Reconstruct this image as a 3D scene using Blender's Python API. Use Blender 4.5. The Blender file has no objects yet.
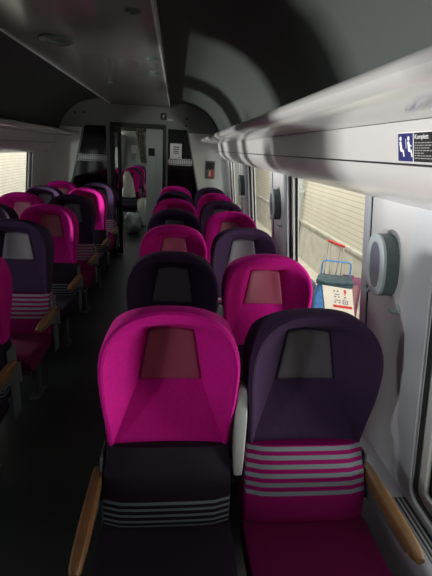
import bpy, bmesh, math, random
from mathutils import Matrix, Vector
random.seed(7)
C = bpy.context.scene.collection
XC = -0.543                      # centre line of the coach

# ------------------------------------------------------------------ materials
def mat(name, col, rough=.6, metal=0, spec=.5, sheen=0, bump=0, bscale=200, var=0, vscale=6, coat=0):
    m = bpy.data.materials.new(name); m.use_nodes = True
    nt = m.node_tree; b = nt.nodes['Principled BSDF']
    b.inputs['Base Color'].default_value = (*col, 1); b.inputs['Roughness'].default_value = rough
    b.inputs['Metallic'].default_value = metal; b.inputs['Specular IOR Level'].default_value = spec
    b.inputs['Coat Weight'].default_value = coat; b.inputs['Coat Roughness'].default_value = .12
    if sheen:
        b.inputs['Sheen Weight'].default_value = sheen; b.inputs['Sheen Roughness'].default_value = .4
        b.inputs['Sheen Tint'].default_value = (*[min(1, c*1.3+.06) for c in col], 1)
    tc = nt.nodes.new('ShaderNodeTexCoord')
    if var:
        n = nt.nodes.new('ShaderNodeTexNoise'); n.inputs['Scale'].default_value = vscale; n.inputs['Detail'].default_value = 5
        nt.links.new(tc.outputs['Object'], n.inputs['Vector'])
        r = nt.nodes.new('ShaderNodeValToRGB')
        r.color_ramp.elements[0].position = .3; r.color_ramp.elements[1].position = .7
        r.color_ramp.elements[0].color = (*[c*(1-var) for c in col], 1)
        r.color_ramp.elements[1].color = (*[min(1, c*(1+var)) for c in col], 1)
        nt.links.new(n.outputs['Fac'], r.inputs['Fac']); nt.links.new(r.outputs['Color'], b.inputs['Base Color'])
    if bump:
        n2 = nt.nodes.new('ShaderNodeTexNoise'); n2.inputs['Scale'].default_value = bscale
        nt.links.new(tc.outputs['Object'], n2.inputs['Vector'])
        bp = nt.nodes.new('ShaderNodeBump'); bp.inputs['Strength'].default_value = bump; bp.inputs['Distance'].default_value = .002
        nt.links.new(n2.outputs['Fac'], bp.inputs['Height']); nt.links.new(bp.outputs['Normal'], b.inputs['Normal'])
    return m

def bands(m, axis, z0, pitch, duty, n, col2):
    """n stripes of colour col2 along an axis of the object's own coordinates"""
    nt = m.node_tree; b = nt.nodes['Principled BSDF']
    tc = nt.nodes.new('ShaderNodeTexCoord'); s = nt.nodes.new('ShaderNodeSeparateXYZ')
    nt.links.new(tc.outputs['Object'], s.inputs[0])
    def M(op, a, v):
        k = nt.nodes.new('ShaderNodeMath'); k.operation = op
        nt.links.new(a, k.inputs[0])
        if isinstance(v, float): k.inputs[1].default_value = v
        elif v is not None: nt.links.new(v, k.inputs[1])
        return k.outputs[0]
    q = M('DIVIDE', M('SUBTRACT', s.outputs[axis], float(z0)), float(pitch))
    f = M('LESS_THAN', M('FRACT', q, None), float(duty))
    g = f
    if n:
        g = M('MULTIPLY', M('MULTIPLY', f, M('GREATER_THAN', q, 0.0)), M('LESS_THAN', q, float(n)))
    mx = nt.nodes.new('ShaderNodeMix'); mx.data_type = 'RGBA'
    nt.links.new(g, mx.inputs[0])
    old = b.inputs['Base Color'].links
    if old: nt.links.new(old[0].from_socket, mx.inputs[6])
    else: mx.inputs[6].default_value = b.inputs['Base Color'].default_value
    mx.inputs[7].default_value = (*col2, 1)
    nt.links.new(mx.outputs[2], b.inputs['Base Color'])
    return m

def glass(name, tint, refl=.04):
    m = bpy.data.materials.new(name); m.use_nodes = True; nt = m.node_tree
    nt.nodes.remove(nt.nodes['Principled BSDF']); o = nt.nodes['Material Output']
    t = nt.nodes.new('ShaderNodeBsdfTransparent'); t.inputs[0].default_value = (*tint, 1)
    g = nt.nodes.new('ShaderNodeBsdfGlossy'); g.inputs['Roughness'].default_value = .02
    mx = nt.nodes.new('ShaderNodeMixShader'); mx.inputs[0].default_value = refl
    nt.links.new(t.outputs[0], mx.inputs[1]); nt.links.new(g.outputs[0], mx.inputs[2])
    nt.links.new(mx.outputs[0], o.inputs[0])
    return m

PINK = (.50, .002, .225); DARK = (.034, .015, .050)
M = {}
M['pink'] = mat('magenta velvet', PINK, .85, sheen=.25, bump=.25, bscale=700, spec=.2, var=.08, vscale=60)
M['dark'] = mat('dark purple velvet', DARK, .85, sheen=.14, bump=.25, bscale=700, spec=.2, var=.1, vscale=60)
M['pad_pink'] = mat('maroon pad', (.29, .045, .10), .5, spec=.5, bump=.15, bscale=500)
M['pad_dark'] = mat('slate purple pad', (.072, .058, .080), .5, spec=.5, bump=.15, bscale=500)
GREYST = (.20, .235, .27)
M['low_dark'] = bands(mat('purple weave with grey stripes', (.022, .013, .028), .9, sheen=.2, spec=.2), 2, .438, .0225, .42, 5, GREYST)
M['low_pink'] = bands(mat('magenta weave with grey stripes', (.26, .002, .11), .9, sheen=.2, spec=.2), 2, .545, .0268, .5, 6, GREYST)
M['seat_dark'] = mat('purple weave', (.022, .013, .028), .9, sheen=.2, spec=.2, bump=.2, bscale=600)
M['seat_pink'] = mat('magenta weave', (.12, .0015, .05), .9, sheen=.2, spec=.2, bump=.2, bscale=600)  # darker than the backrest weave: low shade painted into the cushion colour
M['wood'] = bands(mat('oak armrest', (.22, .115, .045), .45, var=.2, vscale=14), 0, 0, .009, .25, 0, (.17, .085, .03))
M['frame'] = mat('pale grey seat frame', (.12, .14, .15), .4)
M['silver'] = mat('silver grey plastic', (.50, .52, .52), .25, metal=.3)
M['leg'] = mat('grey painted leg', (.09, .095, .10), .45)
M['wall'] = mat('pale wall lining', (.56, .555, .58), .45, bump=.05, bscale=300, spec=.4)
M['flange'] = mat('window frame grey', (.52, .55, .60), .4)
M['white'] = mat('white reveal', (.74, .76, .75), .4)
M['rubber'] = mat('black rubber', (.012, .013, .014), .5)
M['rackgloss'] = mat('glossy rack lining', (.46, .45, .455), .13, spec=.6)
M['stgrey'] = mat('sticker grey', (.30, .30, .31), .5)
M['rack'] = mat('pale rack lining', (.48, .468, .476), .30, spec=.6, coat=.3)
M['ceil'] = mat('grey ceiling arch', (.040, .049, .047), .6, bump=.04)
M['panel'] = mat('glossy ceiling panel', (.22, .225, .225), .17, spec=.6)
M['floor'] = mat('dark speckled floor', (.036, .043, .041), .38, var=.5, vscale=350)
M['bulk'] = mat('grey bulkhead lining', (.20, .22, .215), .5)
M['farwall'] = mat('far wall lining', (.34, .38, .36), .5)
M['bulklight'] = mat('pale bulkhead lining', (.80, .85, .82), .5)
M['black'] = mat('black frame', (.012, .014, .015), .4)
M['darkglass'] = mat('black glass', (.006, .008, .009), .08, spec=.5)
M['band'] = bands(mat('frosted band', (.66, .69, .71), .4), 0, 0, .034, .35, 0, (.30, .32, .35))
M['glass'] = glass('window glass', (.86, .87, .83))
M['doorglass'] = glass('door glass', (.55, .58, .58))
M['podrim'] = mat('pale grey rim', (.46, .52, .55), .4)
M['podface'] = mat('slate face', (.16, .18, .22), .35)
M['podside'] = mat('dark green grey casing', (.10, .135, .135), .4)
M['paper'] = mat('white paper', (.85, .87, .87), .7)
M['ink'] = mat('black ink', (.015, .015, .018), .7)
M['blue'] = mat('navy sticker', (.012, .015, .11), .45)
M['blk'] = mat('black sticker', (.008, .008, .009), .45)
M['stwhite'] = mat('sticker white', (.72, .72, .74), .5)
M['red'] = mat('red plastic', (.62, .035, .03), .4)
M['grille'] = bands(mat('ribbed vent', (.34, .36, .37), .4), 0, 0, .0165, .5, 0, (.012, .012, .013))
M['beige'] = bands(mat('beige slats', (.74, .69, .57), .7, var=.05, vscale=3), 2, 0, .066, .12, 0, (.45, .41, .32))
M['base'] = mat('rendered base wall', (.60, .585, .51), .8, var=.16, vscale=5)
M['pavement'] = mat('concrete pavement', (.66, .62, .52), .9, var=.15, vscale=4)
M['ballast'] = mat('track ballast', (.22, .20, .18), .9, var=.5, vscale=12)
M['pipe'] = mat('grey green pipe', (.50, .55, .54), .6)
M['blueframe'] = mat('blue tube', (.06, .28, .72), .35)
M['bagblue'] = mat('blue bag cloth', (.07, .22, .52), .7, var=.25, vscale=18)
M['bagdark'] = mat('dark teal cloth', (.03, .07, .09), .6, var=.4, vscale=25)
M['bagwhite'] = mat('cream bag panel', (.80, .74, .66), .6, var=.05)
M['plum'] = mat('plum case', (.22, .06, .13), .6, var=.3, vscale=20)
M['plum2'] = mat('dusty pink case panel', (.40, .19, .20), .6)
M['green'] = mat('green print', (.12, .45, .08), .6)
M['steel'] = mat('steel rod', (.45, .42, .40), .3, metal=.7)
M['cloth'] = mat('pale cloth', (.74, .75, .71), .8, bump=.4, bscale=40)
M['lamp'] = mat('lamp diffuser', (.8, .8, .8), .4)
M['mottle'] = mat('mottled brown', (.26, .24, .19), .7, var=.75, vscale=26)

# ------------------------------------------------------------------ mesh helpers
def obj(name, bm, m, parent=None, smooth=None, loc=None):
    me = bpy.data.meshes.new(name)
    bmesh.ops.recalc_face_normals(bm, faces=bm.faces)
    if smooth is not None:
        for f in bm.faces: f.smooth = True
        for e in bm.edges:
            if len(e.link_faces) == 2 and e.calc_face_angle(0) > math.radians(smooth): e.smooth = False
    bm.to_mesh(me); bm.free(); me.materials.append(M[m])
    o = bpy.data.objects.new(name, me); C.objects.link(o)
    if parent: o.parent = parent
    if loc: o.location = loc
    return o
def tag(o, label, cat, group=None):
    o['label'] = label; o['category'] = cat
    if group: o['group'] = group
    return o
def thing(name, label, cat, loc=(0, 0, 0), rz=0, group=None):
    o = bpy.data.objects.new(name, None); C.objects.link(o); o.location = loc; o.rotation_euler = (0, 0, rz)
    o.empty_display_size = .05
    return tag(o, label, cat, group)
def struct(o):
    o['kind'] = 'structure'; return o
def box(bm, x0, x1, y0, y1, z0, z1, bev=0, seg=2):
    t = bmesh.new()
    bmesh.ops.create_cube(t, size=1)
    for v in t.verts:
        v.co = Vector(((x0+x1)/2+v.co.x*(x1-x0), (y0+y1)/2+v.co.y*(y1-y0), (z0+z1)/2+v.co.z*(z1-z0)))
    if bev: bmesh.ops.bevel(t, geom=list(t.edges), offset=bev, segments=seg, affect='EDGES', profile=.5)
    merge(bm, t); return bm
def merge(bm, t, mtx=None):
    mp = {}
    for v in t.verts: mp[v] = bm.verts.new(mtx @ v.co if mtx else v.co)
    for f in t.faces:
        try: bm.faces.new([mp[v] for v in f.verts])
        except ValueError: pass
    t.free(); return bm
def prism(bm, pts, f0, f1):
    """closed polygon pts swept between the two maps f0, f1 : (a,b)->Vector"""
    a = [bm.verts.new(f0(*p)) for p in pts]; b = [bm.verts.new(f1(*p)) for p in pts]
    n = len(pts)
    for i in range(n): bm.faces.new((a[i], a[(i+1) % n], b[(i+1) % n], b[i]))
    bm.faces.new(a); bm.faces.new(b[::-1]); return bm
def loft(bm, rings, closed=True, capa=True, capb=True):
    R = [[bm.verts.new(p) for p in r] for r in rings]
    n = len(R[0])
    for a, b in zip(R, R[1:]):
        for i in range(n if closed else n-1):
            bm.faces.new((a[i], a[(i+1) % n], b[(i+1) % n], b[i]))
    if capa: bm.faces.new(R[0][::-1])
    if capb: bm.faces.new(R[-1])
    return R
def tube(bm, pts, r, seg=8, closed=False):
    pts = [Vector(p) for p in pts]; rings = []
    for i, p in enumerate(pts):
        d = (pts[min(i+1, len(pts)-1)]-pts[max(i-1, 0)]).normalized()
        a = d.cross(Vector((0, 0, 1)));  a = a if a.length > .05 else d.cross(Vector((1, 0, 0))); a.normalize(); b = d.cross(a)
        rr = r[i] if isinstance(r, (list, tuple)) else r
        rings.append([p+(a*math.cos(t)+b*math.sin(t))*rr for t in [2*math.pi*k/seg for k in range(seg)]])
    loft(bm, rings); return bm
def rrect(x0, x1, y0, y1, r, n=5):
    out = []
    for cx, cy, a0 in ((x1-r, y1-r, 0), (x0+r, y1-r, 90), (x0+r, y0+r, 180), (x1-r, y0+r, 270)):
        for k in range(n+1):
            a = math.radians(a0+90*k/n); out.append((cx+r*math.cos(a), cy+r*math.sin(a)))
    return out
def plate(outline, holes, t):
    """flat plate with holes as a bmesh, local x,y, thickness t from 0 to +t in z"""
    cu = bpy.data.curves.new('tmp', 'CURVE'); cu.dimensions = '2D'; cu.fill_mode = 'BOTH'; cu.extrude = t/2
    for pl in [outline]+holes:
        s = cu.splines.new('POLY'); s.points.add(len(pl)-1)
        for p, q in zip(s.points, pl): p.co = (q[0], q[1], 0, 1)
        s.use_cyclic_u = True
    o = bpy.data.objects.new('tmp', cu); C.objects.link(o)
    dg = bpy.context.evaluated_depsgraph_get()
    me = bpy.data.meshes.new_from_object(o.evaluated_get(dg))
    bpy.data.objects.remove(o); bpy.data.curves.remove(cu)
    bm = bmesh.new(); bm.from_mesh(me); bpy.data.meshes.remove(me)
    bmesh.ops.remove_doubles(bm, verts=bm.verts, dist=1e-5)
    for v in bm.verts: v.co.z += t/2
    return bm
def textmesh(body, size, mtx):
    cu = bpy.data.curves.new('tmp', 'FONT'); cu.body = body; cu.size = size; cu.extrude = .0006
    o = bpy.data.objects.new('tmp', cu); C.objects.link(o)
    me = bpy.data.meshes.new_from_object(o.evaluated_get(bpy.context.evaluated_depsgraph_get()))
    bpy.data.objects.remove(o); bpy.data.curves.remove(cu)
    bm = bmesh.new(); bm.from_mesh(me); bpy.data.meshes.remove(me)
    for v in bm.verts: v.co = mtx @ v.co
    return bm

# wall coordinates: (y, z, depth outwards) on the leaning side walls
def wr(y, z, d=0): return Vector((.77+.115*(1.56-z)+d, y, z))
def wl(y, z, d=0): v = wr(y, z, d); v.x = 2*XC-v.x; return v

# ------------------------------------------------------------------ room shell
Y0, YB, YE = -1.0, 6.80, 16.0
RW = [(-.08, 1.17), (1.665, 2.95), (3.49, 4.67), (5.29, 6.42)]
LW = [(-.84, .12), (.98, 1.97), (2.75, 4.07), (4.62, 5.89)]  # first three openings unseen, spaced and narrowed to steer the light inside
XT = [(9.6, 11.0), (11.6, 13.0), (13.6, 15.0)]
ZS, ZT = .525, 1.64
def wallmesh(f, wins):
    bm = plate([(Y0, 0), (YE, 0), (YE, 2.05), (Y0, 2.05)], [rrect(a, b, ZS, ZT, .05) for a, b in wins], .075)
    for v in bm.verts: v.co = f(v.co.x, v.co.y, v.co.z)
    return bm
struct(obj('wall_right', wallmesh(wr, RW+XT), 'wall'))
struct(obj('wall_left', wallmesh(wl, LW+XT), 'wall'))
nwin = 0
for f, wins in ((wr, RW), (wl, LW)):
    for a, b in wins:
        nwin += 1
        def ring(o, i, d0, d1):
            nr = lambda v: v-.035 if v > .08 else v
            fa = lambda v: v+(.03 if b < 1.2 else 0) if v > .08 else v
            bm = plate(rrect(a-nr(o), b+fa(o), ZS-min(o, .02), ZT+min(o, .015), max(.02, .05+min(o, .03))), [rrect(a-nr(i), b+fa(i), ZS-min(i, .0185), ZT+min(i, .0135), max(.012, .05+min(i, .03)))], d1-d0)
            for v in bm.verts: v.co = f(v.co.x, v.co.y, v.co.z+d0)
            return bm
        w = struct(obj('window_%d' % nwin, ring(.085, -.002, -.009, 0), 'flange'))
        obj('outer_seam', ring(.0875, .084, -.003, 0), 'rubber', w)  # dark rubber line along the outer edge of the frame
        obj('rubber_seal', ring(-.003, -.014, .006, .016), 'rubber', w)
        obj('inner_frame', ring(-.003, -.046, .022, .040), 'white', w)
        obj('rubber_seal', ring(-.003, -.068, .044, .052), 'rubber', w)
        bm = bmesh.new(); bm.faces.new([bm.verts.new(f(y, z, .054)) for y, z in rrect(a+.004, b-.004, ZS+.004, ZT-.004, .046)])
        obj('pane', bm, 'glass', w)
bm = bmesh.new(); box(bm, -2.2, 1.12, Y0, YE, -.06, 0); struct(obj('floor', bm, 'floor'))
# ceiling arches
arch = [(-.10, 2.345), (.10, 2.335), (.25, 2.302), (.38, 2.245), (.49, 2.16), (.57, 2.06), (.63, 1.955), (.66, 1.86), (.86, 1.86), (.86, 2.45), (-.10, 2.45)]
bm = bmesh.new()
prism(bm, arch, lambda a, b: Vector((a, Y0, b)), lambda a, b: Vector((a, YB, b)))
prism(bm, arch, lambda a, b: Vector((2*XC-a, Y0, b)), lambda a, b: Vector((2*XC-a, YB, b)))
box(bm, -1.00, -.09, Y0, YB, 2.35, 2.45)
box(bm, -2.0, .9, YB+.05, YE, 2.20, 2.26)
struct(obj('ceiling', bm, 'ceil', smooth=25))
bm = bmesh.new(); box(bm, -.995, -.098, Y0, 6.795, 2.272, 2.349, .014, 3)
cp = tag(obj('ceiling_panel', bm, 'panel', smooth=40), 'long glossy grey ceiling panel above the aisle', 'ceiling panel')
bm = bmesh.new()
for x in (-.115, -.978): box(bm, x-.006, x+.006, Y0, 6.70, 2.266, 2.275)
obj('edge_strip', bm, 'flange', cp)
bm = bmesh.new(); box(bm, -2.2, 1.12, Y0-.05, Y0, 0, 2.45); struct(obj('wall_back', bm, 'bulk'))  # unseen, set dark and close behind the camera to hold back light
bm = bmesh.new(); box(bm, -2.2, 1.12, YE, YE+.05, 0, 2.36); struct(obj('wall_far', bm, 'farwall'))
# ceiling fittings
def disc(bm, cx, cy, cz, rx, ry, h, n=24, ix=0):
    rg = []
    for s, z in ((1, 0), (1, -h*.6), (.86, -h), (.5, -h*.8), (.46, -h*.4)):
        rg.append([Vector((cx+rx*s*math.cos(2*math.pi*k/n), cy+ry*s*math.sin(2*math.pi*k/n), cz+z)) for k in range(n)])
    loft(bm, rg); return bm
sp = tag(obj('ceiling_speaker', disc(bmesh.new(), -.71, 2.85, 2.273, .10, .11, .02), 'podside', smooth=40), 'round dark grey fitting on the glossy ceiling panel', 'ceiling fitting')
for i, (x, y, l) in enumerate(((-.205, 2.17, 'small clip on ceiling panel, the one nearest the camera'), (-.185, 3.2, 'small clip on ceiling panel, middle one along right edge'), (-.20, 3.85, 'small clip on ceiling panel, far one along right edge'), (-.66, 4.5, 'small clip on ceiling panel beyond the round fitting'))):
    bm = bmesh.new(); disc(bm, x, y, 2.273, .035, .028, .016, 14)
    tag(obj('ceiling_clip', bm, 'podside', smooth=40), l, 'ceiling fitting', 'small clips on the ceiling panel')

# ------------------------------------------------------------------ luggage racks
shelf = [(.42, 1.872), (.385, 1.870), (.366, 1.862), (.355, 1.848), (.353, 1.836), (.362, 1.824), (.382, 1.815), (.43, 1.808), (.50, 1.802), (.59, 1.797), (.66, 1.80), (.66, 1.858), (.55, 1.864)]
fasc = [(.580, 1.7965), (.584, 1.785), (.602, 1.70), (.606, 1.677), (.622, 1.648), (.650, 1.618), (.690, 1.590), (.735, 1.570), (.768, 1.561), (.80, 1.5605), (.80, 1.70), (.755, 1.7965)]
for side, f, l in (('right', lambda a: a, 'right'), ('left', lambda a: 2*XC-a, 'left')):
    t = thing('luggage_rack', 'long pale overhead luggage rack with rounded nose along the %s wall' % l, 'luggage rack', (f(.6), 0, 0), 0, 'overhead luggage racks')
    ox = f(.6)
    bm = prism(bmesh.new(), shelf, lambda a, b: Vector((f(a)-ox, Y0, b)), lambda a, b: Vector((f(a)-ox, YB-.004, b)))
    obj('shelf', bm, 'rackgloss', t, smooth=40)
    bm = prism(bmesh.new(), fasc, lambda a, b: Vector((f(a)-ox, Y0, b)), lambda a, b: Vector((f(a)-ox, 6.35, b)))
    obj('fascia', bm, 'rack', t, smooth=40)
    bm = bmesh.new()
    x0, x1 = sorted((f(.6005)-ox, f(.606)-ox)); box(bm, x0, x1, Y0, 6.35, 1.6885, 1.6935)
    obj('seam', bm, 'rubber', t)
    jp = fasc[2:9]
    for yy in (2.02, 5.9):
        bm = bmesh.new(); loft(bm, [[Vector((f(a-.0012)-ox, yy-.0015, b-.0012)) for a, b in jp], [Vector((f(a-.0012)-ox, yy+.0015, b-.0012)) for a, b in jp]], closed=False, capa=False, capb=False)
        obj('joint', bm, 'podface', t)

# ------------------------------------------------------------------ ledges with vents under the windows
for f, wins, s in ((wr, RW, 1), (wl, LW, -1)):
    prof = [(.805, 0), (.805, .47), (.815, .485), (.83, .49), (.90, .49), (.95, 0)]
    bm = prism(bmesh.new(), prof, lambda a, b: Vector((a if s > 0 else 2*XC-a, Y0, b)), lambda a, b: Vector((a if s > 0 else 2*XC-a, YB-.002, b)))
    ld = struct(obj('trim_%d' % (1 if s > 0 else 2), bm, 'flange', smooth=40))
    for a, b in wins:
        bm = bmesh.new(); xs = sorted((.835, .888)) if s > 0 else sorted((2*XC-.835, 2*XC-.888))
        box(bm, xs[0], xs[1], a, b+.02, .489, .496)
        obj('vent_grille', bm, 'grille', ld)

# ------------------------------------------------------------------ pods and hooks on the window pillars
pillars = [(1.445, 'nearest the camera'), (3.24, 'second from the camera'), (5.03, 'farthest from the camera')]
for yc, l in pillars:
    base = wr(yc, 1.33)
    t = thing('oval_wall_fixture', 'oval grey wall fixture with pale rim on right window pillar, '+l, 'wall fixture', base, 0, 'oval fixtures on the window pillars')
    def ov(hw, hh, d, n=32):      # stadium in the wall plane
        pts = []
        for k in range(n):
            a = 2*math.pi*k/n; c, s_ = math.cos(a), math.sin(a)
            e = .84
            y = hw*math.copysign(abs(c)**e, c); z = hh*math.copysign(abs(s_)**e, s_)
            pts.append(wr(yc+y, 1.33+z, d)-base)
        return pts
    bm = bmesh.new(); loft(bm, [ov(.070, .116, 0), ov(.070, .116, -.046), ov(.067, .112, -.050)]); obj('casing', bm, 'podside', t, smooth=40)
    bm = bmesh.new(); loft(bm, [ov(.070, .116, -.048), ov(.071, .117, -.058), ov(.066, .111, -.061), ov(.041, .086, -.060), ov(.040, .085, -.054)]); obj('rim', bm, 'podrim', t, smooth=40)
    bm = bmesh.new(); loft(bm, [ov(.0405, .0855, -.054), ov(.0405, .0855, -.0595)]); obj('face', bm, 'podface', t)
    bm = bmesh.new(); p = lambda y, z, d: wr(yc+y, 1.33+z, d)-base
    tube(bm, [p(.045, -.098, -.045), p(.058, -.120, -.050), p(.074, -.124, -.052), p(.086, -.110, -.054)], [.008, .008, .007, .005]); obj('hook', bm, 'podrim', t, smooth=60)
    base = wr(yc-.085, 1.185)
    t = thing('coat_hook', 'small grey coat hook below the oval fixture on right window pillar, '+l, 'coat hook', base, 0, 'coat hooks on the window pillars')
    q = lambda y, z, d: wr(yc-.085+y, 1.185+z, d)-base
    bm = bmesh.new(); loft(bm, [[q(.016*math.cos(a), .020*math.sin(a), d) for a in [2*math.pi*k/16 for k in range(16)]] for d in (0, -.006)]); obj('base_plate', bm, 'podrim', t, smooth=40)
    bm = bmesh.new(); tube(bm, [q(0, -.004, -.004), q(.003, -.010, -.016), q(.007, -.007, -.027), q(.010, .006, -.032)], [.010, .009, .007, .005]); obj('hook', bm, 'podrim', t, smooth=60)

# ------------------------------------------------------------------ seats
def smoothpath(pts, n):
    """Catmull-Rom through pts resampled to n by arc length"""
    P = [Vector(p) for p in pts]; P = [2*P[0]-P[1]]+P+[2*P[-1]-P[-2]]; o = []
    for i in range(1, len(P)-2):
        for k in range(12):
            t = k/12; a, b, c, d = P[i-1:i+3]
            o.append(.5*((2*b)+(c-a)*t+(2*a-5*b+4*c-d)*t*t+(3*b-a-3*c+d)*t**3))
    o.append(P[-2]); L = [0]
    for a, b in zip(o, o[1:]): L.append(L[-1]+(b-a).length)
    out = []
    j = 0
    for k in range(n):
        s = L[-1]*k/(n-1)
        while j < len(L)-2 and L[j+1] < s: j += 1
        t = (s-L[j])/max(1e-9, L[j+1]-L[j]); out.append(o[j].lerp(o[j+1], min(1, t)))
    return out
def interp(z, tab):
    if z <= tab[0][0]: return tab[0][1]
    for (a, b), (c, d) in zip(tab, tab[1:]):
        if z <= c: return b+(d-b)*(z-a)/(c-a)
    return tab[-1][1]
ZB = .695
half = [(-.216, ZB), (-.222, .80), (-.230, .90), (-.2345, .99), (-.229, 1.055), (-.208, 1.112), (-.168, 1.156), (-.112, 1.184), (-.055, 1.197), (0, 1.200)]
OUT = smoothpath(half+[(-x, z) for x, z in half[-2::-1]], 61)
def inner():
    n = 61; k0, k1 = 24, 36; r = []
    side = [(-.196, ZB), (-.112, .910), (-.080, 1.094)]
    for k in range(k0+1):
        z = ZB+(1.094-ZB)*k/k0; r.append(Vector((interp(z, [(b, a) for a, b in side]), z)))
    for k in range(1, k1-k0): r.append(Vector((-.080+.160*k/(k1-k0), 1.094+.010*math.sin(math.pi*k/(k1-k0)))))
    for k in range(k0, -1, -1): r.append(Vector((-r[k].x, r[k].y)))
    return r
INN = inner()
yr = lambda z: interp(z, [(.70, -.006), (.78, -.020), (.88, -.038), (1.0, -.042), (1.08, -.034), (1.15, -.010), (1.2, .012)])
ycr = lambda z: interp(z, [(.70, .004), (.76, .034), (.90, .088), (1.10, .112)])
def shell_bm():
    bm = bmesh.new()
    def lp(d, dy, back=None, top=0):
        r = []
        for i, (a, b) in enumerate(zip(OUT, INN)):
            tp = max(0, 1-abs(i-30)/17); tp = tp*tp*(3-2*tp)
            v = (b-a); v.normalize(); p = a+v*(d+(top*tp))
            y = (yr(a.y)+dy) if back is None else back(a.y)
            r.append(Vector((p.x, y, p.y)))
        return r
    yb = lambda z: interp(z, [(.70, .085), (.90, .138), (1.0, .150), (1.12, .145), (1.2, .088)])
    rings = [lp(.05, 0, lambda z: yb(z)+.012), lp(.018, 0, lambda z: yb(z)+.004), lp(.004, 0, lambda z: yb(z)-.012), lp(0, 0, lambda z: (yb(z)-.012+yr(z)+.02)/2), lp(0, .018), lp(.004, .006), lp(.013, 0), lp(.022, .003, top=.008), lp(.026, .010, top=.022)]
    w = []
    for s in (.33, .66):
        w.append([Vector((a.x+(b.x-a.x)*s, a.y+(b.y-a.y)*s, a.z+(b.z-a.z)*s)) for a, b in zip(rings[-1], [Vector((p.x, ycr(p.y), p.y)) for p in INN])])
    rings += w+[[Vector((p.x, ycr(p.y), p.y)) for p in INN]]
    R = loft(bm, rings, closed=False, capa=False, capb=False)
    def fillrows(r, bulge):
        n = len(r); prev = [r[0]]+[None]*5+[r[n-1]]
        def row(i):
            a, b = r[i], r[n-1-i]; o = [a]
            for k in range(1, 6):
                t = k/6; c = a.co.lerp(b.co, t); c.y += bulge*4*t*(1-t); o.append(bm.verts.new(c))
            return o+[b]
        rows = [row(i) for i in range(0, 25)]
        for p, q in zip(rows, rows[1:]):
            for k in range(6): bm.faces.new((p[k], p[k+1], q[k+1], q[k]))
        # cap between r[24..36] and last row
        bm.faces.new(list(r[24:n-24])+rows[-1][5:0:-1])
        return rows[0]
    fa = fillrows(R[-1], .010)
    ba = fillrows(R[0], .012)
    # underside
    left = [q[0] for q in R]; right = [q[-1] for q in R]
    bm.faces.new(left[:-1]+fa+right[::-1][1:-1]+ba[::-1][:-1])
    bmesh.ops.remove_doubles(bm, verts=bm.verts, dist=1e-5)
    return bm
def slab(front, back, xs, z0, z1, nz, wid, edge=.02, nx=9):
    """soft upholstered slab: front(z), back(z) depth; wid(z) half width"""
    rings = []
    for i in range(nz+1):
        z = z0+(z1-z0)*i/nz; w = wid(z); f, b = front(z), back(z); r = []
        for k in range(nx):
            t = -1+2*k/(nx-1); r.append(Vector((w*t*.985, f+edge*abs(t)**6, z)))
        r.append(Vector((w, f+edge*1.6, z))); r.append(Vector((w, b-.012, z)))
        for k in range(nx):
            t = 1-2*k/(nx-1); r.append(Vector((w*t*.97, b, z)))
        r.append(Vector((-w, b-.012, z))); r.append(Vector((-w, f+edge*1.6, z)))
        rings.append(r)
    bm = bmesh.new(); loft(bm, rings); return bm
def pad_bm():
    rings = []
    n = 9
    for s, d in ((1, .004), (1, -.004), (.97, -.008), (.90, -.010)):
        loop = []
        cz = 1.001
        P = []
        for k in range(n): t = k/(n-1); P.append((-.110+.220*t, .910-.004*math.sin(math.pi*t)))
        for k in range(1, n): t = k/(n-1); P.append((.110-.031*t, .910+.182*t))
        for k in range(1, n): t = k/(n-1); P.append((.079-.158*t, 1.092+.008*math.sin(math.pi*t)))
        for k in range(1, n-1): t = k/(n-1); P.append((-.079-.031*t, 1.092-.182*t))
        for x, z in P:
            x *= s; zz = cz+(z-cz)*s; u = x/max(.05, interp(zz, [(.910, .112), (1.094, .080)]))
            loop.append(Vector((x, ycr(zz)+.010*(1-u*u)+d, zz)))
        rings.append(loop)
    bm = bmesh.new(); R = loft(bm, rings, capa=True, capb=False)
    # rounded front grid: bridge bottom row to top row
    r = R[-1]; bot = r[0:n]; right = r[n-1:2*n-1]; top = r[2*n-2:3*n-2][::-1]; left = [r[0]]+r[3*n-3:][::-1]
    left = [r[0]]+list(reversed(r[3*n-2-0:]))+[top[0]] if False else [r[0]]+[r[-k] for k in range(1, n-1)]+[top[0]]
    grid = [bot]
    for j in range(1, n-1):
        a, b = left[j], right[j]; row = [a]
        for k in range(1, n-1):
            t = k/(n-1); c = a.co.lerp(b.co, t); c.y += .010*(1-(2*t-1)**2)-.0*t; row.append(bm.verts.new(c))
        grid.append(row+[b])
    grid.append(top)
    for p, q in zip(grid, grid[1:]):
        for k in range(n-1):
            try: bm.faces.new((p[k], p[k+1], q[k+1], q[k]))
            except ValueError: pass
    return bm
def cushion_bm():
    prof = [(-.06, .345), (-.06, .425), (-.11, .437), (-.20, .438), (-.32, .444), (-.42, .450), (-.47, .446), (-.497, .430), (-.507, .405), (-.502, .375), (-.48, .350), (-.44, .335), (-.25, .330)]
    rings = []
    for x, s in ((-.226, .90), (-.222, .97), (-.205, 1), (-.1, 1.0), (0, .985), (.1, 1.0), (.205, 1), (.222, .97), (.226, .90)):
        rings.append([Vector((x, -.28+(y+.28)*(.97+.03*s), .39+(z-.39)*s)) for y, z in prof])
    bm = bmesh.new(); loft(bm, rings); return bm
def armrest_bm():
    rings = []
    for y, w, z0, z1 in ((.005, .017, .568, .600), (-.03, .0195, .562, .605), (-.20, .0215, .562, .606), (-.32, .0205, .563, .605), (-.375, .018, .566, .601), (-.398, .012, .572, .595)):
        rings.append([Vector((a, y, b)) for a, b in rrect(-w, w, z0, z1, .010, 3)])
    bm = bmesh.new(); loft(bm, rings); return bm
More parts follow.
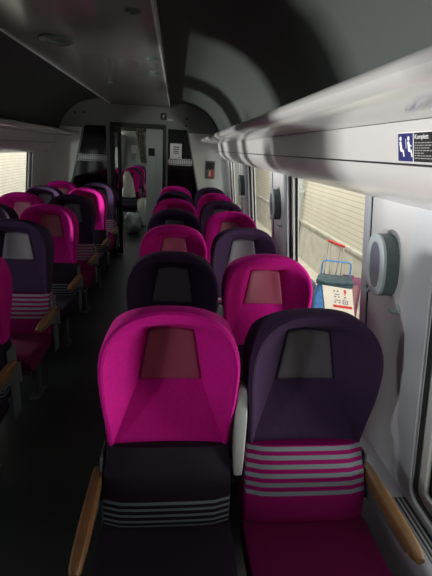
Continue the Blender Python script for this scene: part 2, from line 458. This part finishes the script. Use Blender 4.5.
def support_bm():
    bm = bmesh.new(); rings = []
    for y, z0, z1 in ((.06, .44, .561), (-.06, .50, .561), (-.20, .54, .561), (-.34, .552, .561)):
        rings.append([Vector((x, y, z)) for x, z in ((-.014, z0), (.014, z0), (.014, z1), (-.014, z1))])
    loft(bm, rings); return bm
def raised_bm(kind):
    rings = []
    y0, y1 = (-.022, .010) if kind == 'arm' else (.0102, .030)
    for z, w, k in ((.60, .015, 1), (.66, .019, 1), (.80, .0215, 1), (.90, .0205, 1), (.925, .017, .9), (.935, .010, .6)):
        ym = (y0+y1)/2+(.93-z)*-.10; h = (y1-y0)/2*k
        rings.append([Vector((a, b, z)) for a, b in rrect(-w, w, ym-h, ym+h, min(.007, h*.9), 3)])
    bm = bmesh.new(); loft(bm, rings); return bm
proto = {}
def P(key, name, bm, m, smooth=35):
    o = obj(name, bm, m, smooth=smooth); proto[key] = o.data; bpy.data.objects.remove(o)
for c in ('pink', 'dark'):
    P('shell_'+c, 'headrest', shell_bm(), c, 28)
    P('pad_'+c, 'head_pad', pad_bm(), 'pad_'+c, 50)
    low = 'dark' if c == 'pink' else 'pink'
    fr = lambda z: interp(z, [(.40, -.105), (.46, -.118), (.53, -.108), (.60, -.075), (.66, -.040), (.72, -.008)])
    P('back_'+c, 'backrest', slab(fr, lambda z: interp(z, [(.4, .06), (.7, .088)]), None, .40, .697, 16, lambda z: interp(z, [(.40, .221), (.60, .224), (.70, .2165)])), 'low_'+low, 40)
    P('cush_'+c, 'seat_cushion', cushion_bm(), 'seat_'+low, 45)
P('arm', 'armrest', armrest_bm(), 'wood', 40); P('sup', 'armrest_support', support_bm(), 'frame', 40)
P('rarm', 'raised_armrest', raised_bm('arm'), 'silver', 50); P('rcap', 'wooden_top', raised_bm('cap'), 'wood', 50)
bm = bmesh.new(); box(bm, -.19, .19, -.42, .02, .285, .332, .012); box(bm, -.17, .17, -.02, .10, .28, .42, .012); P('under', 'seat_frame', bm, 'leg')
bm = bmesh.new(); box(bm, -.022, .022, -.035, .035, 0.012, .29, .008); box(bm, -.035, .035, -.09, .09, 0, .014, .005); P('legm', 'leg', bm, 'leg')
bm = bmesh.new(); box(bm, -.005, .005, -.03, .075, .25, .66, .004); P('side', 'side_panel', bm, 'frame')
def part(key, name, parent, loc=(0, 0, 0)):
    o = bpy.data.objects.new(name, proto[key]); C.objects.link(o); o.parent = parent; o.location = loc; return o
def seat(x, y, c, label, arm_side, raised=0, rz=0, full=True, group='train seats in rows'):
    t = thing('train_seat', label, 'train seat', (x, y, 0), rz, group)
    part('shell_'+c, 'headrest', t); part('pad_'+c, 'head_pad', t)
    part('back_'+c, 'backrest', t); part('cush_'+c, 'seat_cushion', t)
    if full:
        part('under', 'seat_frame', t)
        for lx in (-.14, .14): part('legm', 'leg', t, (lx, -.17, 0))
        part('arm', 'armrest', t, (.2475*arm_side, 0, 0)); part('sup', 'armrest_support', t, (.2475*arm_side, 0, 0))
        part('side', 'side_panel', t, (.2335*arm_side, 0, 0))
    if raised:
        r = part('rarm', 'raised_armrest', t, (.2493*raised, .0, 0)); part('rcap', 'wooden_top', r)
    return t
XA, XB, XCc, XD = -.0065, .4923, -1.0793, -1.578
PT = .8
ordn = ['nearest the camera', 'second row', 'third row', 'fourth row', 'fifth row', 'sixth row', 'seventh row']
nm = {'pink': 'magenta', 'dark': 'dark purple'}
for k in range(7):
    y = 1.26+PT*k
    a = 'pink' if k % 2 == 0 else 'dark'; b = 'dark' if k % 2 == 0 else 'pink'
    o = ordn[k] if k == 0 else ordn[k]+' from the camera'
    seat(XA, y, a, '%s seat right of the aisle, on the aisle side, %s' % (nm[a], o), -1, 1)
    seat(XB, y, b, '%s seat right of the aisle, on the window side, %s' % (nm[b], o), 1)
lo = ['nearest', 'second', 'third', 'fourth', 'fifth', 'sixth']
for k in range(1, 7):
    y = 1.26+PT*k
    c = 'pink' if k % 2 == 1 else 'dark'; d = 'dark' if k % 2 == 1 else 'pink'
    seat(XCc, y, c, '%s seat left of the aisle, on the aisle side, %s in view' % (nm[c], lo[k-1]), 1, -1)
    if k >= 3: seat(XD, y, d, '%s seat left of the aisle, on the window side, %s in view' % (nm[d], lo[k-3]), -1)

# ------------------------------------------------------------------ bulkhead with door
by = lambda a, b, d: Vector((a, YB+d, b))
LTr = [(-1.367, 1.965), (-1.06, 1.972), (-1.052, .55), (-1.72, .55)]
RTr = [(-.138, 1.975), (.146, 1.972), (.445, .55), (-.14, .55)]
DR = [(-1.0, .0), (-1.0, 2.025), (-.168, 2.025), (-.168, .0)]
def flat(outline, holes, t, d0):
    bm = plate(outline, holes, t)
    for v in bm.verts: v.co = by(v.co.x, v.co.y, v.co.z+d0)
    return bm
bm = flat([(-2.10, 0), (-1.0, 0), (-1.0, 2.025), (-2.05, 2.025)], [LTr], .05, 0)
merge(bm, flat([(-.168, 0), (1.02, 0), (.97, 2.025), (-.168, 2.025)], [RTr], .05, 0))
merge(bm, flat([(-2.05, 2.025), (.97, 2.025), (.90, 2.45), (-1.98, 2.45)], [], .05, 0))
bmesh.ops.remove_doubles(bm, verts=bm.verts, dist=1e-4)
we = struct(obj('wall_end', bm, 'bulk'))
# paler panels either side
struct(obj('trim_3', flat([(.17, 1.93), (.75, 1.93), (.93, .3), (.52, .3)], [], .004, -.005), 'bulklight'))
struct(obj('trim_4', flat([(-1.40, 1.93), (-1.83, 1.93), (-2.02, .3), (-1.81, .3)], [], .004, -.005), 'bulklight'))
for nme, tr, ex in (('window_21', LTr, (-1.52, -1.056)), ('window_22', RTr, (-.135, .238))):
    w = struct(obj(nme, flat(tr, [], .006, .022), 'darkglass'))
    obj('frosted_band', flat([(ex[0], 1.535), (ex[1], 1.535), (ex[1], 1.475), (ex[0], 1.475)], [], .003, .017), 'band', w)
    bm = bmesh.new(); x0, x1 = ex
    box(bm, x0+.01, x1-.005, YB-.012, YB+.012, 1.455, 1.468); box(bm, x0+.02, x1-.005, YB-.012, YB+.012, 1.542, 1.553)
    obj('rail', bm, 'flange', w)
d1 = struct(obj('door_1', flat([(-1.0, 0), (-1.0, 2.025), (-.168, 2.025), (-.168, 0), (-.215, 0), (-.215, 1.965), (-.955, 1.965), (-.955, 0)], [], .16, -.02), 'black'))
bm = bmesh.new(); box(bm, -.90, -.845, YB+.06, YB+.10, .01, 1.96); box(bm, -.955, -.90, YB+.06, YB+.10, .01, .12); box(bm, -.955, -.90, YB+.06, YB+.10, 1.88, 1.96)
lf = obj('door_leaf', bm, 'black', d1)
bm = bmesh.new(); box(bm, -.955, -.90, YB+.078, YB+.082, .12, 1.88); obj('leaf_glass', bm, 'doorglass', lf)
# sign, notice, alarm, screws
t = thing('small_sign', 'small black square sign with white symbol above the doorway', 'sign', (-.207, YB, 2.145))
bm = bmesh.new(); box(bm, -.043, .043, -.006, 0, -.045, .045, .004); obj('sign_plate', bm, 'blk', t)
bm = bmesh.new(); box(bm, -.012, .020, -.008, -.0055, .012, .022); box(bm, -.012, -.002, -.008, -.0055, -.024, .022); box(bm, -.012, .012, -.008, -.0055, -.006, .003); obj('symbol', bm, 'stwhite', t)
bm = bmesh.new(); box(bm, -.150, -.068, YB-.004, YB, 2.088, 2.118)
sl = tag(obj('label_strip', bm, 'flange'), 'small grey label strip beside the black sign above doorway', 'label')
t = thing('paper_notice', 'white printed notice on the dark glass right of the doorway', 'notice', (-.015, YB, 1.66))
bm = bmesh.new(); box(bm, -.088, .088, -.010, -.004, -.112, .112); obj('sheet', bm, 'paper', t)
bm = bmesh.new()
for j, z in enumerate((.06, .03, 0.0, -.03)):
    x = -.035
    while x < .045:
        w = random.uniform(.012, .026); box(bm, x, min(.05, x+w), -.0115, -.0095, z-.008, z+.010); x += w+.006
box(bm, .03, .07, -.0115, -.0095, -.094, -.086)
obj('print', bm, 'ink', t)
t = thing('emergency_box', 'grey wall box with black display and red handle beside right rack end', 'emergency box', (.52, YB-.0045, 1.41))
bm = bmesh.new(); prism(bm, rrect(-.074, .074, -.134, .134, .012, 3), lambda a, b: Vector((a, 0, b)), lambda a, b: Vector((a, -.022, b))); obj('housing', bm, 'podside', t)
bm = bmesh.new(); box(bm, -.055, .058, -.026, -.021, .012, .112, .003); obj('display', bm, 'blk', t)
bm = bmesh.new(); box(bm, -.030, .056, -.030, -.021, -.112, .000, .004); obj('red_cover', bm, 'red', t)
bm = bmesh.new(); box(bm, -.018, .012, -.036, -.028, -.100, -.012, .006); obj('handle', bm, 'stwhite', t)
for x, z, l in ((-1.50, 2.13, 'outer of two dark screw caps above left glass'), (-1.36, 2.14, 'inner of two dark screw caps above left glass'), (.14, 2.13, 'dark screw cap high above right glass'), (.13, 2.03, 'dark screw cap just above right glass')):
    bm = bmesh.new(); n = 12
    loft(bm, [[Vector((x+r*math.cos(2*math.pi*k/n), YB-d, z+r*math.sin(2*math.pi*k/n))) for k in range(n)] for r, d in ((.016, 0), (.015, .005), (.008, .007))])
    tag(obj('screw_cap', bm, 'ink', smooth=40), l, 'screw cap', 'screw caps on the bulkhead')

# ------------------------------------------------------------------ sticker on the rack fascia
t = thing('priority_seat_sticker', 'navy and black priority seat sticker on the right luggage rack', 'sticker', (.5935, 1.10, 1.735)); t.rotation_euler = (0, -.209, 0)
S = lambda u, v, d: Vector((d, -u, v))        # u runs to the viewer's right (towards -y)
def sq(bm, u0, u1, v0, v1, d0, d1): return box(bm, -d1, -d0, -u1, -u0, v0, v1)
bm = bmesh.new(); sq(bm, -.045, .030, -.036, .034, -.001, .0008); obj('blue_panel', bm, 'blue', t)
bm = bmesh.new(); sq(bm, .033, .30, -.036, .034, -.001, .0008); obj('text_panel', bm, 'blk', t)
bm = bmesh.new(); sq(bm, -.047, .302, .034, .036, -.001, .0009); sq(bm, .030, .033, -.036, .034, -.001, .0009); obj('border', bm, 'stwhite', t)
bm = bmesh.new()
def poly(pts): 
    a = [S(u, v, -.0016) for u, v in pts]; b = [S(u, v, -.0008) for u, v in pts]; loft(bm, [a, b])
def dot(u, v, r): poly([(u+r*math.cos(k*math.pi/6), v+r*math.sin(k*math.pi/6)) for k in range(12)])
for u0, mir in ((-.028, 1), (.012, 1)):
    dot(u0-.003, .021, .0055)
    poly([(u0-.009, .013), (u0+.001, .014), (u0+.006, -.006), (u0+.013, -.007), (u0+.017, -.024), (u0+.012, -.025), (u0+.008, -.013), (u0-.004, -.011)])
poly([(-.006, .020), (-.004, .020), (-.002, -.004), (-.004, -.004)])
poly([(.014, .006), (.024, .004), (.024, .001), (.014, .002)])
obj('pictogram', bm, 'stwhite', t)
mt = Matrix.Translation((-.0009, -.038, .019)) @ Matrix(((0, 0, -1, 0), (-1, 0, 0, 0), (0, 1, 0, 0), (0, 0, 0, 1)))
obj('lettering', textmesh('Komplett', .016, mt), 'stwhite', t)
bm = bmesh.new()
for j in range(7):
    v = .010-.0062*j; u = .038
    L = (.115, .10, .06, .09, .03, .10, .08)[j]
    while u < .038+L:
        w = random.uniform(.006, .014); sq(bm, u, u+w, v-.0010, v+.0010, .0004, .0013); u += w+.003
obj('small_print', bm, 'stgrey', t)

# ------------------------------------------------------------------ beyond the doorway
for x, y, c, l in ((XCc, 10.1, 'pink', 'magenta seat beyond the doorway, nearest of the far row'), (XCc, 10.9, 'dark', 'dark seat beyond the doorway, second of the far row'), (XCc, 11.7, 'pink', 'magenta seat beyond the doorway, third of the far row'), (XCc, 12.5, 'dark', 'dark seat beyond the doorway, last of the far row'),
                   (XD, 10.1, 'dark', 'dark seat beyond the doorway, beside the far window, nearest'), (XD, 10.9, 'pink', 'magenta seat beyond the doorway, beside the far window, second')):
    s_ = seat(x, y, c, l, 1 if x == XCc else -1, 0, 0, False, 'seats beyond the doorway')
    part('under', 'seat_frame', s_)
    for lx in (-.14, .14): part('legm', 'leg', s_, (lx, -.17, 0))
def crumple(name, label, cat, loc, size, m, seed, group=None):
    bm = bmesh.new(); bmesh.ops.create_icosphere(bm, subdivisions=3, radius=.5); rnd = random.Random(seed)
    ph = [rnd.uniform(0, 6) for _ in range(6)]
    for v in bm.verts:
        c = v.co.copy(); k = 1+.16*math.sin(9*c.x+ph[0])*math.sin(8*c.z+ph[1])+.10*math.sin(17*c.y+ph[2]+6*c.z)
        v.co = Vector((c.x*k*size[0], c.y*k*size[1], max(-.5, min(.5, c.z*k*1.1))*size[2]+size[2]/2))
    return tag(obj(name, bm, m, smooth=60, loc=loc), label, cat, group)
rings = []
for k in range(15):
    t_ = k/14; z = .60+.56*t_; w_ = (.13+.035*math.sin(2.2+3.2*t_))*(1-.55*max(0, t_-.72)/.28)
    cx = .02*math.sin(4*t_); r = []
    for m_ in range(28):
        a = 2*math.pi*m_/28; q = 1+.13*math.sin(5*a+3*t_)+.07*math.sin(9*a+11*t_)
        r.append(Vector((cx+w_*q*math.cos(a), (.035+.05*(1-t_))*q*math.sin(a)-.06*(1-t_), z)))
    rings.append(r)
bm = bmesh.new(); loft(bm, rings)
tag(obj('folded_coat', bm, 'cloth', smooth=70, loc=(-1.09, 9.90, 0)), 'pale coat hanging over the nearest seat beyond the doorway', 'coat')
crumple('carrier_bag', 'pale grey carrier bag on the floor beyond the doorway, nearest', 'bag', (-.86, 8.7, 0), (.34, .36, .42), 'white', 5, 'bags beyond the doorway')
crumple('carrier_bag', 'grey bag on the floor beyond the doorway, farther back', 'bag', (-.74, 9.6, 0), (.22, .26, .62), 'white', 9, 'bags beyond the doorway')
t = thing('partition_panel', 'pale partition with small dark window and bright edge strip beyond doorway', 'partition', (-.10, 9.05, 0))
bm = bmesh.new(); box(bm, -.52, .95, 0, .03, 0, 2.19); obj('panel', bm, 'bulklight', t)
bm = bmesh.new(); box(bm, -.475, -.345, -.006, 0.002, 1.53, 1.68); obj('small_window', bm, 'darkglass', t)
bm = bmesh.new(); box(bm, -.322, -.298, -.02, -.002, .85, 1.56, .008); obj('edge_strip', bm, 'white', t)
t = thing('mottled_curtain', 'narrow mottled brown curtain hanging beyond the doorway', 'curtain', (-.72, 9.0, 0))
rings = []
for i in range(13):
    z = 2.15-.76*i/12; cx = -.04+.10*i/12; w = .085-.03*i/12
    rings.append([Vector((cx+w*(k/6-1), .018*math.sin(k*1.6), z)) for k in range(13)]+[Vector((cx+w*(k/6-1), .018*math.sin(k*1.6)+.008, z)) for k in range(12, -1, -1)])
bm = bmesh.new(); loft(bm, rings); obj('cloth', bm, 'mottle', t, smooth=60)
bm = bmesh.new(); tube(bm, [(-.26, .006, 2.16), (.16, .006, 2.16)], .010); obj('curtain_rod', bm, 'steel', t)
bm = bmesh.new(); box(bm, -1.62, -1.42, YE-.008, YE+.001, 1.46, 1.74)
tag(obj('paper_sheet', bm, 'paper'), 'white paper sheet on the far wall seen through the doorway', 'notice')

# ------------------------------------------------------------------ outside
bm = bmesh.new(); box(bm, 1.16, 2.2, -10, 32, -.25, -.02); gr = struct(obj('ground', bm, 'pavement'))
bm = bmesh.new(); box(bm, -15.0, -2.26, -10, 60, -3.2, -3.0); struct(obj('ground_far', bm, 'ballast')).name = 'ground.001'  # unseen ground, sunk and darkened to suit the low light from the left
bm = bmesh.new(); box(bm, 2.2, 2.3, -10, 32, -.02, .60); box(bm, 2.17, 2.3, -10, 32, .60, .63); struct(obj('trim_5', bm, 'base'))
bm = bmesh.new(); box(bm, 2.215, 2.3, -10, 32, .63, 2.5); struct(obj('wall_outside_right', bm, 'beige'))
bm = bmesh.new(); box(bm, -4.1, -4.0, 6.25, 60, -3.0, 3.0); struct(obj('wall_outside_left', bm, 'beige'))
bm = bmesh.new(); tube(bm, [(2.15, 7.25, -.02), (2.15, 7.25, 2.5)], .042, 12); tube(bm, [(2.12, 7.25, 1.1), (2.20, 7.25, 1.1)], .05, 12)
tag(obj('drain_pipe', bm, 'pipe', smooth=50), 'grey green pipes on the beige wall outside the near window', 'pipe')
# trolley, local x = across (viewer's right), y = away from the viewer
ang = -math.radians(21)
t = thing('hand_trolley', 'blue framed hand trolley with red handle standing outside the near window', 'trolley', (1.625, 3.93, .02), ang)
bm = bmesh.new(); tube(bm, [(-.125, .16, .865), (.045, .10, .83)], .013, 10); obj('handle', bm, 'red', t, smooth=60)
bm = bmesh.new(); tube(bm, [(-.112, .155, .86), (-.13, .10, .30)], .006); tube(bm, [(-.092, .148, .855), (-.05, .10, .30)], .006); tube(bm, [(.012, .110, .835), (-.02, .08, .30)], .006); tube(bm, [(.034, .102, .83), (.05, .08, .30)], .006); obj('rod', bm, 'steel', t, smooth=60)
bm = bmesh.new(); q = [(-.15, .06, .05), (-.15, .06, .64), (-.146, .06, .665), (-.125, .06, .68), (.105, .06, .68), (.126, .06, .665), (.13, .06, .64), (.13, .06, .05)]
tube(bm, q, .008, 8); tube(bm, [(-.15, .06, .10), (.13, .06, .10)], .010); obj('frame', bm, 'blueframe', t, smooth=60)
bm = bmesh.new(); box(bm, -.15, .13, -.22, .06, .085, .105, .006); obj('base_plate', bm, 'steel', t)
for x in (-.17, .15):
    bm = bmesh.new(); n = 20
    loft(bm, [[Vector((x+dx, .08+r*math.cos(2*math.pi*k/n), .085+r*math.sin(2*math.pi*k/n))) for k in range(n)] for dx, r in ((-.018, .06), (-.014, .085), (.014, .085), (.018, .06))]); obj('wheel', bm, 'rubber', t, smooth=50)
b = thing('shopping_bag', 'blue bag with cream printed front strapped on the trolley outside', 'bag', (1.625, 3.93, .127), ang)
def bagring(z, w, y0, y1, sh=0): return [Vector((x+sh, y, z)) for x, y in rrect(-w, w, y0, y1, .04, 4)]
bm = bmesh.new(); loft(bm, [bagring(0, .135, -.20, .03), bagring(.10, .175, -.22, .04, -.01), bagring(.25, .175, -.22, .04, -.015), bagring(.40, .15, -.20, .04, -.01)]); obj('bag_body', bm, 'bagblue', b, smooth=50)
bm = bmesh.new(); loft(bm, [bagring(.385, .15, -.21, .042, -.01), bagring(.395, .175, -.222, .045, -.01), bagring(.415, .172, -.21, .045, -.01), bagring(.43, .165, -.20, .045, -.01), bagring(.437, .15, -.17, .042, -.01)])
tube(bm, [(-.185, -.21, .435), (-.08, -.215, .418), (.05, -.215, .430), (.165, -.205, .440)], .017); obj('bag_top', bm, 'bagdark', b, smooth=50)
pn = lambda u, v, d: Vector((-.122+.275*u+.075*(1-v), -.232-d-.02*(1-v), .07+.325*v))
bm = bmesh.new(); prism(bm, [(0, 0), (1, -.03), (1, .97), (.5, .985), (0, 1)], lambda u, v: pn(u, v, .001), lambda u, v: pn(u, v, -.006)); fp = obj('printed_panel', bm, 'bagwhite', b)
def pr(name, rects, m):
    bm = bmesh.new()
    for u0, u1, v0, v1 in rects:
        v0, v1 = 1-(1-v0)*.88, 1-(1-v1)*.88
        prism(bm, [(u0, v0), (u1, v0), (u1, v1), (u0, v1)], lambda u, v: pn(u, v, .0015), lambda u, v: pn(u, v, .0035))
    obj(name, bm, m, fp)
pr('dark_print', [(.36, .41, .83, .88), (.48, .53, .83, .88), (.38, .56, .73, .755), (.36, .44, .64, .68), (.50, .56, .64, .68), (.70, .78, .64, .68), (.38, .58, .53, .56), (.34, .42, .45, .49), (.50, .57, .45, .49), (.64, .82, .55, .57), (.64, .67, .43, .55), (.79, .82, .43, .55), (.64, .82, .43, .45), (.71, .76, .47, .52), (.74, .92, .0, .035)], 'podface')
pr('red_print', [(.71, .79, .80, .92), (.71, .77, .74, .77), (.30, .95, .29, .38)], 'red')
pr('green_print', [(.76, .88, .07, .10)], 'green')
t = thing('plum_suitcase', 'plum and dusty pink case standing behind the trolley outside', 'suitcase', (1.86, 4.20, -.02), ang)
bm = bmesh.new(); box(bm, -.13, .15, -.09, .09, .02, .49, .025, 3); obj('case_body', bm, 'plum', t, smooth=40)
bm = bmesh.new(); box(bm, -.04, .12, -.097, -.088, .10, .44, .004); obj('case_panel', bm, 'plum2', t)
bm = bmesh.new(); tube(bm, [(-.05, 0, .485), (-.045, 0, .515), (.06, 0, .515), (.065, 0, .485)], .010); obj('handle', bm, 'plum', t, smooth=60)
bm = bmesh.new()
for x in (-.10, .12): tube(bm, [(x, -.06, .022), (x, .06, .022)], .022)
obj('wheels', bm, 'rubber', t, smooth=50).name = 'wheel'
crumple('grey_bundle', 'small grey bundle on the ground left of the trolley outside', 'bundle', (1.50, 4.35, -.02), (.22, .22, .42), 'podface', 12)

# ------------------------------------------------------------------ light
w = bpy.data.worlds.new('World'); bpy.context.scene.world = w; w.use_nodes = True
nt = w.node_tree; bg = nt.nodes['Background']; bg.inputs[0].default_value = (.92, .96, 1, 1); bg.inputs[1].default_value = 1.0
def area(name, loc, target, sx, sy, e, col=(1, 1, 1)):
    l = bpy.data.lights.new(name, 'AREA'); l.shape = 'RECTANGLE'; l.size = sx; l.size_y = sy; l.energy = e; l.color = col
    o = bpy.data.objects.new(name, l); C.objects.link(o); o.location = loc
    d = Vector(target)-Vector(loc); o.rotation_euler = d.to_track_quat('-Z', 'Y').to_euler(); return o
area('daylight_low_left', (-12.0, 2.9, -2.5), (.6, 2.3, 1.75), 1.0, 1.0, 2900, (1, .98, .95))
area('daylight_left', (-4.0, -1.35, .50), (0, 1.2, 1.0), .35, .4, 84, (.97, .98, 1))
area('daylight_left_far', (-5.0, 4.5, 1.42), (.8, 4.6, 1.38), .6, .4, 75, (.95, 1, .99))
area('daylight_right', (1.9, .8, .55), (.4, 2.2, 1.05), .5, .3, 48, (1, .98, .95))
area('outside_wall_fill', (1.25, 6.0, 2.6), (2.2, 6.0, .7), 8.5, .3, 118, (1, .97, .92))  # added fill without a fitting, brightens the right outside wall
area('outside_wall_fill', (-2.9, 11.0, 3.2), (-4.0, 11.0, 1.0), 8.5, .3, 230, (1, .97, .92))  # likewise an added fill, for the left outside wall
area('vestibule_fill', (-.6, 8.0, 2.17), (-.6, 8.1, 0), .5, .3, 2.2, (.93, 1, .97))  # added fill to lift the space behind the door, no real fitting
area('far_coach_fill', (-1.0, 12.0, 2.17), (-1.0, 12.0, 0), 3, .3, 9, (.93, 1, .97))  # added fill over the far seats, no real fitting

# ------------------------------------------------------------------ camera
cam = bpy.data.cameras.new('camera'); co = bpy.data.objects.new('camera', cam); C.objects.link(co)
r = Vector((0.99477389, -0.08800843, 0.0517632)); u = Vector((-0.02162921, 0.31382493, 0.94923448)); f = Vector((0.09978522, 0.94539327, -0.31028129))
mt = Matrix((( r.x, u.x, -f.x, 0), (r.y, u.y, -f.y, 0), (r.z, u.z, -f.z, 1.70), (0, 0, 0, 1)))
co.matrix_world = mt
cam.sensor_fit = 'HORIZONTAL'; cam.sensor_width = 36; cam.lens = 419.94/432*36; cam.clip_start = .02
sc = bpy.context.scene; sc.camera = co
sc.view_settings.view_transform = 'Standard'; sc.view_settings.look = 'None'; sc.view_settings.exposure = 0
sc.cycles.use_denoising = True
sc.cycles.max_bounces = 10; sc.cycles.transparent_max_bounces = 12
